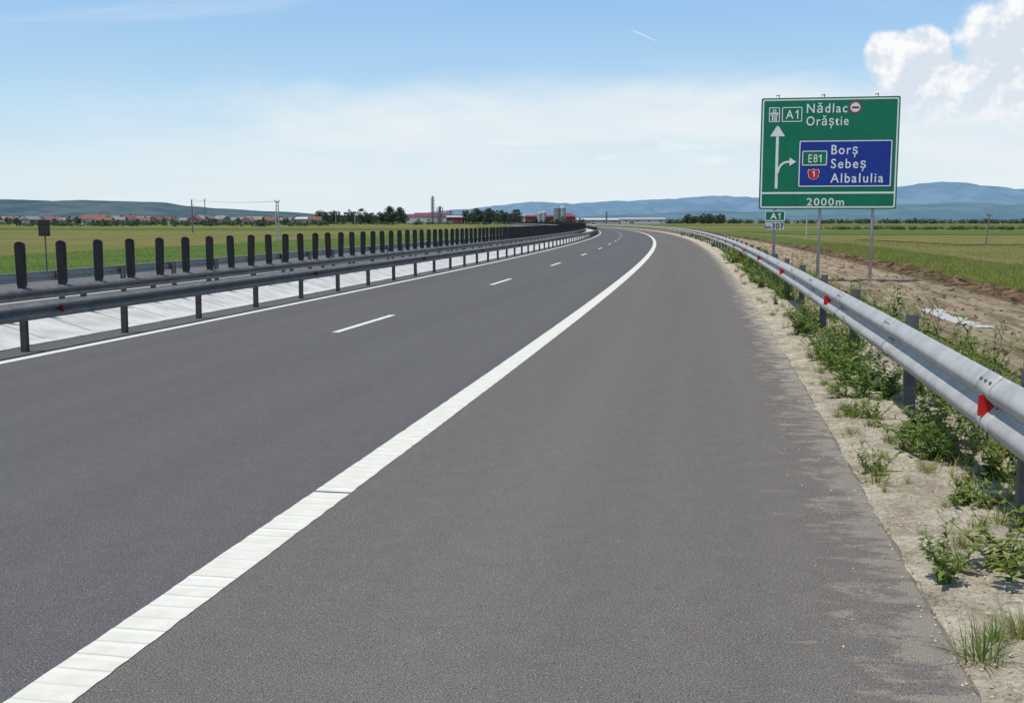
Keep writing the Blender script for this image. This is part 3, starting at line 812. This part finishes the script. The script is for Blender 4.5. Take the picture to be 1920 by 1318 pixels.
# ---------------------------------------------------------------- cars
def car(s,off,paint,label,flip=False):
    e=bpy.data.objects.new('car',None); COL.objects.link(e); e.location=P(s,off,.005); e.rotation_euler=(0,0,HD(s)+(math.pi if flip else 0))
    e['label']=label; e['category']='car'; e['group']='cars on the motorway'
    def loft(prof,halfw,mat,nm_,inset=0):
        b=B(); n=len(prof); 
        b.v=[(-halfw+ (inset if z>.96 else 0),y,z) for y,z in prof]+[(halfw-(inset if z>.96 else 0),y,z) for y,z in prof]
        b.f=[list(range(n)),[n+i for i in range(n)][::-1]]+[[i,n+i,n+(i+1)%n,(i+1)%n] for i in range(n)]; b.m=[0]*len(b.f)
        obj(nm_,b.mesh(nm_,mat),parent=e)
    loft([(-2.1,.3),(-2.15,.7),(-2.0,.93),(-1.2,.95),(1.0,.95),(1.9,.8),(2.15,.6),(2.1,.3)],.87,paint,'body')
    loft([(-1.75,.955),(-1.2,1.42),(.25,1.45),(1.05,.955)],.80,M_WIN,'window',.12)
    loft([(-1.25,1.455),(-.2,1.49),(.3,1.455)],.66,paint,'roof')
    for x in (-.8,.8):
        for y in (-1.35,1.35):
            b=B(); b.cyl((x-.1,y,.31),(x+.1,y,.31),.31,.31,16); obj('wheel',b.mesh('wheel',M_BLACK),parent=e)
    for x in (-.65,.65):
        b=B(); b.box(x-.16,x+.16,-2.17,-2.12,.65,.8); obj('tail_light',b.mesh('tail_light',M_TAIL),parent=e)
car(350,-2.,nm('silver_paint',(.55,.57,.6)),'silver car driving along the motorway')
car(420,-2.,nm('dark_paint',(.05,.06,.09)),'dark blue car driving along the motorway')

# ---------------------------------------------------------------- hills
def hill(name,pts,y,depth,mat,amp,seed,nx=420,ny=16):
    sc=y/2000; P_=[((u-960)*sc,2+(415-v)*sc) for u,v in pts]
    def pr(x):
        for i in range(len(P_)-1):
            if P_[i][0]<=x<=P_[i+1][0]:
                t=(x-P_[i][0])/(P_[i+1][0]-P_[i][0]); t=t*t*(3-2*t); return P_[i][1]*(1-t)+P_[i+1][1]*t
        return P_[0][1] if x<P_[0][0] else P_[-1][1]
    v=[];f=[]; x0,x1=P_[0][0],P_[-1][0]
    for j in range(ny+1):
        t=j/ny; k=math.sin(min(1,t*1.25)*math.pi/2) if t<.8 else math.cos((t-.8)/.2*math.pi/2)
        for i in range(nx+1):
            x=x0+(x1-x0)*i/nx; h=pr(x)
            r=noise.fractal((x/(90*sc)+seed,t*3,seed),1,2.1,5)*amp*h
            rid=noise.noise((x/(22*sc)+t*2,t*2.5,seed))*amp*3.6*h*max(0,(1-t*1.2))+noise.noise((x/(9*sc),t*5,seed))*amp*1.4*h*max(0,1-t)
            v.append((x,y-depth+depth*1.25*t,-6+(h+6)*k+(r*k*.5)+rid*min(1,t*5)))
    n=nx+1
    for j in range(ny):
        for i in range(nx): a=j*n+i; f.append([a,a+1,a+n+1,a+n])
    obj(name,mesh(name,v,f,mat,None,True),kind='structure')
def mat_hill(name,a,b2,sc_):  # aerial haze painted in as bluish base colours
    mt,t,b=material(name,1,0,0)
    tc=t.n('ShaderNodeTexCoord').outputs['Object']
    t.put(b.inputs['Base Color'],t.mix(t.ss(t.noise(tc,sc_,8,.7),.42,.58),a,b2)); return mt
hill('hills',[(-1200,395),(-500,385),(-200,392),(-60,388),(0,384),(35,376),(95,377),(125,381),(150,384),(172,377),(250,378),(310,380),(360,387),(420,392),(520,397),(640,404),(800,410),(900,414)],3200,900,mat_hill('hazy_wooded_hill',(.060,.098,.120),(.095,.135,.145),.008),.05,3.3)
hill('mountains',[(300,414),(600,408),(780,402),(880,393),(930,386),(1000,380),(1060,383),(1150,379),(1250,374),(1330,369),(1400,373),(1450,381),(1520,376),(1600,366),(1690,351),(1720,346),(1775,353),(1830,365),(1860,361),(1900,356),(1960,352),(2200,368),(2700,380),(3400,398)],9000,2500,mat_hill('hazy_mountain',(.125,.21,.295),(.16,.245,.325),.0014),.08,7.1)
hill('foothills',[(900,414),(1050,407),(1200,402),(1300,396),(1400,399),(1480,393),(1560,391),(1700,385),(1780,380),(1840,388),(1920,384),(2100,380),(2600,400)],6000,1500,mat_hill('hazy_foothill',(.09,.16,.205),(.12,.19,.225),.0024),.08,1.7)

# ---------------------------------------------------------------- weeds
def leaf(b,p,d,up,l,w,mi):
    d=d.normalized(); side=d.cross(up)
    if side.length<.01: side=Vector((1,0,0))
    side.normalize(); n=side.cross(d).normalized()
    p1=p+d*l*.4+n*l*.10; p2=p+d*l*.75+n*l*.06; p3=p+d*l-n*l*.10
    i=len(b.v)
    b.v+=[p,p1+side*w*.5+n*w*.12,p1-n*w*.05,p1-side*w*.5+n*w*.12,p2+side*w*.34+n*w*.08,p2-n*w*.04,p2-side*w*.34+n*w*.08,p3]
    for q in ((0,1,2),(0,2,3),(1,4,5,2),(2,5,6,3),(4,7,5),(5,7,6)): b.f.append([i+k for k in q]); b.m.append(mi)
def weed(kind,seed,big=1.,ns=None,tilt=0.):
    random.seed(seed); b=B()
    ns=ns or {'broad':7,'tall':6,'low':9}[kind]
    ta=U(0,6.28)
    for _ in range(ns):
        a=U(0,6.28); lean={'broad':U(.1,.85),'tall':U(.03,.35),'low':U(.7,1.25)}[kind]; H={'broad':U(.3,1),'tall':U(.35,1.0),'low':U(.25,.6)}[kind]
        p=Vector((U(-.08,.08),U(-.08,.08),-.05)); d=Vector((math.cos(a)*math.sin(lean)+math.cos(ta)*tilt,math.sin(a)*math.sin(lean)+math.sin(ta)*tilt,math.cos(lean))).normalized()
        n=13; seg=H/n; pa=p.copy()
        for k in range(n):
            d=(d+Vector((U(-.16,.16),U(-.16,.16),U(-.03,.09)))).normalized(); pb=pa+d*seg
            b.cyl(pa,pb,.008*(1-k/n*.7),.008*(1-(k+1)/n*.7),4,1,False)
            nl=(3 if big==1 else 2)
            if k<2 and kind!='low': nl=1
            for q in range(nl):
                if R()<.15: continue
                w=U(0,6.28); ld=Vector((math.cos(w),math.sin(w),U(-.35,.75)))
                t=k/n
                if kind=='broad': l=U(.07,.20)*(1-.45*t)*big; lw=l*.5
                elif kind=='tall': l=U(.06,.15)*(1-.6*t)*big; lw=l*.32
                else: l=U(.05,.12)*big; lw=l*.5
                leaf(b,pb,ld,Vector((0,0,1)),l,lw,0 if R()<.6 else 2)
            if k>3 and R()<.4:
                w=U(0,6.28); q_=U(.05,.16); e_=pb+Vector((math.cos(w)*q_,math.sin(w)*q_,q_)); b.cyl(pb,e_,.005,.003,4,1,False)
                for q in range(5):
                    w=U(0,6.28); leaf(b,e_,Vector((math.cos(w),math.sin(w),U(0,.9))),Vector((0,0,1)),U(.04,.09),.028,0 if R()<.5 else 2)
            pa=pb
    return b.mesh('weed_plant',[M_LEAF,M_STEM,M_LEAF2])
def tuft(seed,n=90,h=.3):
    random.seed(seed); b=B()
    for _ in range(n):
        a=U(0,6.28); r=U(0,.13); p=Vector((math.cos(a)*r,math.sin(a)*r,-.02)); a+=U(-.8,.8); ln=U(.1,1.2); L_=h*U(.25,1.15)
        d=Vector((math.cos(a)*math.sin(ln),math.sin(a)*math.sin(ln),math.cos(ln))); sd=Vector((-math.sin(a),math.cos(a),0))*.0038
        q=p+d*L_*.55; e_=q+Vector((d.x*.6,d.y*.6,d.z*.6-.25*ln)).normalized()*L_*.45
        mi=0 if R()<.75 else 1
        b.poly([p-sd,p+sd,q+sd*.8,q-sd*.8],mi); b.poly([q-sd*.8,q+sd*.8,e_],mi)
    return b.mesh('grass_tuft',[M_GRASS,M_STRAW])
WB=[weed('broad',31),weed('broad',32,1,5,.3),weed('broad',33,1.5),weed('broad',34,1.5,5),weed('broad',35,1.2,9,.2),weed('broad',36,1,4)]
WT=[weed('tall',41),weed('tall',42,1,4,.25),weed('tall',43,1.3),weed('tall',44,1.,9)]
WL=[weed('low',i) for i in (51,52,53)]; TF=[tuft(61),tuft(62,120),tuft(63,50,.22),tuft(64,70,.34)]
def put(kind,s,off,h):
    me={'b':WB,'t':WT,'l':WL,'g':TF}[kind]; me=random.choice(me)
    nm_={'b':'weed_plant','t':'weed_plant','l':'weed_plant','g':'grass_tuft'}[kind]
    z=vz(s,off,0) if off<6.8 else -.05
    o=obj(nm_,me,P(s,off,z),(U(-.18,.18),U(-.18,.18),U(0,6.28)))
    sc={'b':h/.8,'t':h/.95,'l':h/.35,'g':h/.27}[kind]; k=U(.75,1.25); o.scale=(sc*k,sc*k*U(.85,1.15),sc)
    o['label']={'b':'leafy green weed growing in dry sandy verge','t':'tall upright weed with small leaves behind crash barrier','l':'low spreading weed growing in dry sandy soil','g':'small green grass tuft in dry sandy soil'}[kind]
    o['category']='grass' if kind=='g' else 'weed'; o['group']='grass tufts on the verge' if kind=='g' else 'weeds along the verge'
random.seed(99)
for k,s,off,h in [('b',6.55,4.02,.34),('b',6.75,4.12,.26),('l',6.75,4.42,.22),('b',6.9,4.48,.28),('b',6.6,4.6,.26),('g',5.55,4.0,.28),('g',5.85,4.25,.18),('g',5.75,4.1,.14),('l',8.4,4.52,.20),('b',8.5,4.6,.2),('l',9.3,4.05,.16),('b',9.2,4.1,.14),
    ('b',9.7,4.85,.42),('l',9.9,4.72,.26),('t',10.1,4.7,.42),('b',10.5,4.85,.46),('b',10.9,4.75,.42),('l',10.8,4.6,.22),('b',11.3,4.9,.45),('b',13.2,4.45,.5),('b',13.5,4.62,.55),('b',12.9,4.7,.45),('l',12.9,4.35,.2),('b',14.0,4.5,.52),('b',13.8,4.38,.38),
    ('l',11.7,4.4,.16),('g',11.2,4.3,.2),('g',10.4,4.35,.14),('g',15,4.2,.2),('l',7.9,4.9,.2),('b',8.9,5.05,.38),('b',9.2,4.95,.4),('g',12.2,4.15,.14),('g',6.6,4.75,.15),('g',7.3,4.3,.10),('l',12.0,4.2,.12),('g',10.9,4.08,.12),('g',9.8,4.2,.1),('l',7.4,5.0,.25),('b',7.9,5.15,.35),
    ('g',8.9,4.25,.09),('g',8.1,4.35,.12),('g',7.6,4.12,.08),('l',10.1,4.45,.12),('g',6.2,4.45,.1)]:
    put(k,s,off,h)
def clump(s,off): return noise.noise((s*.55,off*.9,33))
i=0
while i<80:
    s=14.6+(R()**1.25)*45; o_=U(4.3,5.05)
    if clump(s,o_)<-.02: continue
    put(random.choice('bbbtl'),s,o_,U(.18,.6)); i+=1
i=0
while i<95:
    s=9.0+(R()**1.2)*60; o_=U(5.0,6.5)
    if clump(s,o_)<-.08: continue
    put('t' if R()<.6 else 'b',s,o_,U(.30,.85)); i+=1
for s,off,h in [(12.3,5.5,.9),(12.9,5.8,1.05),(12.7,5.3,.9),(13.6,5.6,1.0),(13.1,5.45,.85),(14.4,5.9,.8),(14.9,5.5,.85),(16.5,5.7,1.0),(17.2,5.5,.9),(17.9,5.8,.95),(10.5,5.6,.65),(11.2,5.4,.65),(20,5.7,.95),(21.5,5.5,.9),(24,5.8,.85)]:
    put('t',s,off,h)
for i in range(95):
    s=6+(R()**1.2)*40; put('g',s,U(4.0,4.7) if R()<.65 else U(5,6.8),U(.05,.20))
for i in range(45):
    s=50+R()*110; put('b',s,U(4.3,6.5),U(.3,.6))
def blades(name,n,fs,fo,h,w,mats,label,seed,zb):
    random.seed(seed); b=B(); k=0
    while k<n:
        s=fs(); o_=fo()
        if noise.noise((s*.35,o_*.5,seed))<U(-.6,.3): continue
        k+=1
        p=Vector(P(s,o_,zb(s,o_))); a=U(0,6.28); hh=h*U(.3,1.3); ww=w*U(.7,1.3)
        sd=Vector((math.cos(a),math.sin(a),0))*ww; tip=p+Vector((U(-.8,.8)*hh,U(-.8,.8)*hh,hh))
        b.poly([p-sd,p+sd,tip],0 if R()<.6 else 1)
    o=obj(name,b.mesh(name,mats)); o['kind']='stuff'; o['label']=label; o['category']='grass'
def vo():
    return 4.6+(R()**.7)*2.3
blades('verge_grass',24000,lambda:8+(R()**1.6)*90,vo,.14,.007,[M_GRASS,M_STRAW],'short grass and small herbs covering the verge soil',71,lambda s,o_:vz(s,o_,0))
blades('field_grass',30000,lambda:12+(R()**1.5)*90,lambda:U(11.7,17.5),.15,.013,[M_GRASS,M_STRAW],'rough green grass at the edge of the field',72,lambda s,o_:-.05)
blades('field_grass',16000,lambda:20+(R()**1.5)*100,lambda:U(-39,-23.8),.13,.015,[M_GRASS,M_LEAF2],'bright green crop beside the opposite carriageway',73,lambda s,o_:-.05)
blades('crop_straw',20000,lambda:20+(R()**1.4)*100,lambda:17.4+(R()**1.3)*30,.13,.014,[M_STRAW,M_GRASS],'ripening yellow crop stalks in the field',74,lambda s,o_:-.06)
# stones and clods
random.seed(81)
def crumbs(name,n,fn,mat,label):
    b=B()
    for _ in range(n):
        x,y,z,r=fn(); i=len(b.v)
        for q in ((1,0,0),(-1,0,0),(0,1,0),(0,-1,0),(0,0,.7),(0,0,-.7)): b.v.append((x+q[0]*r*U(.7,1.3),y+q[1]*r*U(.7,1.3),z+q[2]*r))
        for q in ((0,2,4),(2,1,4),(1,3,4),(3,0,4),(2,0,5),(1,2,5),(3,1,5),(0,3,5)): b.f.append([i+k for k in q]); b.m.append(0)
    o=obj(name,b.mesh(name,mat)); o['kind']='stuff'; o['label']=label; o['category']='gravel'
def f1():
    s=3+(R()**1.4)*30; o_=U(3.82,5.2) if R()<.9 else 3.95-(R()**2)*.6; r=U(.003,.013); x,y,z=P(s,o_,max(vz(s,o_,0),0 if o_<3.9 else -1)+r*.3); return x,y,z,r
crumbs('gravel',4200,f1,noisy('pebble',(.26,.22,.17),(.55,.48,.38),30),'loose pebbles and soil crumbs on the verge')
def f2():
    s=8+(R()**1.3)*70; o_=U(10.2,11.9) if R()<.7 else U(6.9,10.2); r=U(.02,.07); x,y,z=P(s,o_,(max(bz(s,o_,0),-.04) if o_>10.2 else dz(s,o_,0))+r*.1); return x,y,z,r
crumbs('soil_clods',1500,f2,M_BANK,'dark clods of turned earth beside the dirt track')

# ---------------------------------------------------------------- sky, sun
sv=Vector((-.345,-.235,1)).normalized(); EL=math.asin(sv.z); AZ=math.atan2(sv.x,sv.y)%(2*math.pi)
w=bpy.data.worlds.new('World'); scene.world=w; w.use_nodes=True
t=NT(w.node_tree); bg=w.node_tree.nodes['Background']
sky=t.n('ShaderNodeTexSky'); sky.sky_type='NISHITA'; sky.sun_disc=False; sky.sun_elevation=EL; sky.sun_rotation=AZ
tc=t.n('ShaderNodeTexCoord').outputs['Generated']; x,y,z=t.xyz(tc)
ys=t.m('MAXIMUM',y,.03); pxn=t.m('DIVIDE',x,ys); pzn=t.m('DIVIDE',z,ys)
gr=t.ramp(z,[(0.,(.74,.86,.91)),(.03,(.69,.85,.93)),(.10,(.50,.74,.94)),(.20,(.31,.56,.89)),(.6,(.19,.32,.58)),(1.,(.17,.27,.48))])
gs=t.n('ShaderNodeVectorMath',operation='SCALE'); t.put(gs.inputs[0],gr); gs.inputs[3].default_value=10
c=t.mix(.9,sky.outputs[0],gs.outputs[0])
v2=t.comb(t.m('MULTIPLY',pxn,2.6),t.m('MULTIPLY',pzn,12.),0.)
n1=t.noise(v2,1.1,7,.6,.7)
def ell(cx,cz,rx,rz,nz=None,amp=0):
    a=t.m('DIVIDE',t.m('SUBTRACT',pxn,cx),rx); b_=t.m('DIVIDE',t.m('SUBTRACT',pzn,cz),rz)
    r=t.m('SQRT',t.m('ADD',t.m('MULTIPLY',a,a),t.m('MULTIPLY',b_,b_)))
    if nz is not None: r=t.m('ADD',r,t.m('MULTIPLY',t.m('SUBTRACT',nz,.5),amp))
    return r
veil=t.ss(ell(-.03,.088,.31,.048,n1,1.8),.25,1.15,1,0)
veil2=t.ss(ell(.16,.095,.32,.042,n1,1.2),.35,1.1,1,0)
veil3=t.ss(ell(.46,.075,.18,.085,n1,1.0),.4,1.15,1,0)
veil4=t.ss(ell(.0,.03,.9,.10,n1,1.0),.1,1.2,.75,0)
vv=t.m('MAXIMUM',t.m('MAXIMUM',veil,veil2),t.m('MAXIMUM',veil3,veil4))
fine=t.noise(v2,3.,7,.62,.8)
vv=t.m('MULTIPLY',vv,t.lin(fine,.3,.7,.62,1.))
c=t.mix(vv,c,(8.2,8.8,9.1))
st=t.ss(t.noise(t.comb(t.m('MULTIPLY',pxn,2.),t.m('MULTIPLY',pzn,22.),4.),1.,6,.6,.6),.5,.8,0,.22)
c=t.mix(t.m('MULTIPLY',st,t.ss(pzn,.0,.06)),c,(8.4,9.0,9.3))
cv=t.comb(pxn,pzn,0.)
cn=t.noise(cv,20.,8,.56,.1); cn2=t.noise(cv,52.,6,.6)
cnn=t.m('ADD',t.m('MULTIPLY',cn,.68),t.m('MULTIPLY',cn2,.32))
def emin(*a):
    r=a[0]
    for q in a[1:]: r=t.m('SMOOTH_MIN',r,q,.12)
    return r
e1=ell(.342,.150,.022,.021,cnn,1.4); e2=ell(.378,.150,.028,.027,cnn,1.4); e3=ell(.445,.165,.046,.040,cnn,1.4); e4=ell(.390,.118,.070,.032,cnn,1.4); e5=ell(.478,.20,.036,.042,cnn,1.4); e6=ell(.49,.13,.09,.055,cnn,1.4)
em=emin(e1,e2,e3,e4,e5,e6)
cm=t.ss(em,.76,1.08,1,0)
def sn_(dx,dz_,sc_):
    cs=t.comb(t.m('ADD',pxn,dx),t.m('SUBTRACT',pzn,dz_),0.); return t.noise(cs,sc_,6,.52,.1)
r1=t.m('MULTIPLY',t.m('SUBTRACT',sn_(.008,.011,20.),t.noise(cv,20.,6,.52,.1)),4.2)
r2=t.m('MULTIPLY',t.m('SUBTRACT',sn_(.003,.004,46.),t.noise(cv,46.,6,.52,.1)),2.2)
sh=t.ss(t.m('ADD',t.m('ADD',r1,r2),t.m('ADD',t.lin(pzn,.09,.19,.22,.46),t.ss(em,.3,1.,0,.22))),.15,1.0)
cc=t.mix(sh,(7.0,7.7,8.6),(9.7,9.75,9.8))
c=t.mix(t.m('MULTIPLY',cm,t.ss(pzn,.055,.14,.0,1.)),c,cc)
for (a,b_,r1_,r2_) in ((.165,.068,.03,.005),(.185,.056,.02,.004),(.088,.058,.010,.003)):
    e=ell(a,b_,r1_,r2_,cnn,4.5); c=t.mix(t.ss(e,.3,1.2,.4,0),c,(9.,9.4,9.6))
dd=t.m('ABSOLUTE',t.m('SUBTRACT',pzn,t.m('SUBTRACT',.1745,t.m('MULTIPLY',t.m('SUBTRACT',pxn,.105),.43))))
tr=t.m('MULTIPLY',t.ss(dd,.0,.0010,1,0),t.m('MULTIPLY',t.ss(pxn,.105,.115),t.ss(pxn,.122,.138,1,0)))
c=t.mix(t.m('MULTIPLY',tr,.6),c,(9,9.3,9.5))
t.put(bg.inputs[0],c); bg.inputs[1].default_value=.1
sd=bpy.data.lights.new('sun','SUN'); sd.energy=3.8; sd.angle=math.radians(.53); sd.color=(1,.95,.87)
so=bpy.data.objects.new('sun',sd); COL.objects.link(so); so.rotation_euler=sv.to_track_quat('Z','Y').to_euler(); so.location=(0,0,50)

scene.view_settings.view_transform='Standard'; scene.view_settings.look='None'; scene.view_settings.exposure=0
cd=bpy.data.cameras.new('camera'); cd.lens=37.5; cd.sensor_width=36; cd.clip_end=40000; cd.clip_start=.05
co=bpy.data.objects.new('camera',cd); COL.objects.link(co); co.location=(0,0,2.0); co.rotation_euler=(math.radians(90-6.956),0,0)
scene.camera=co
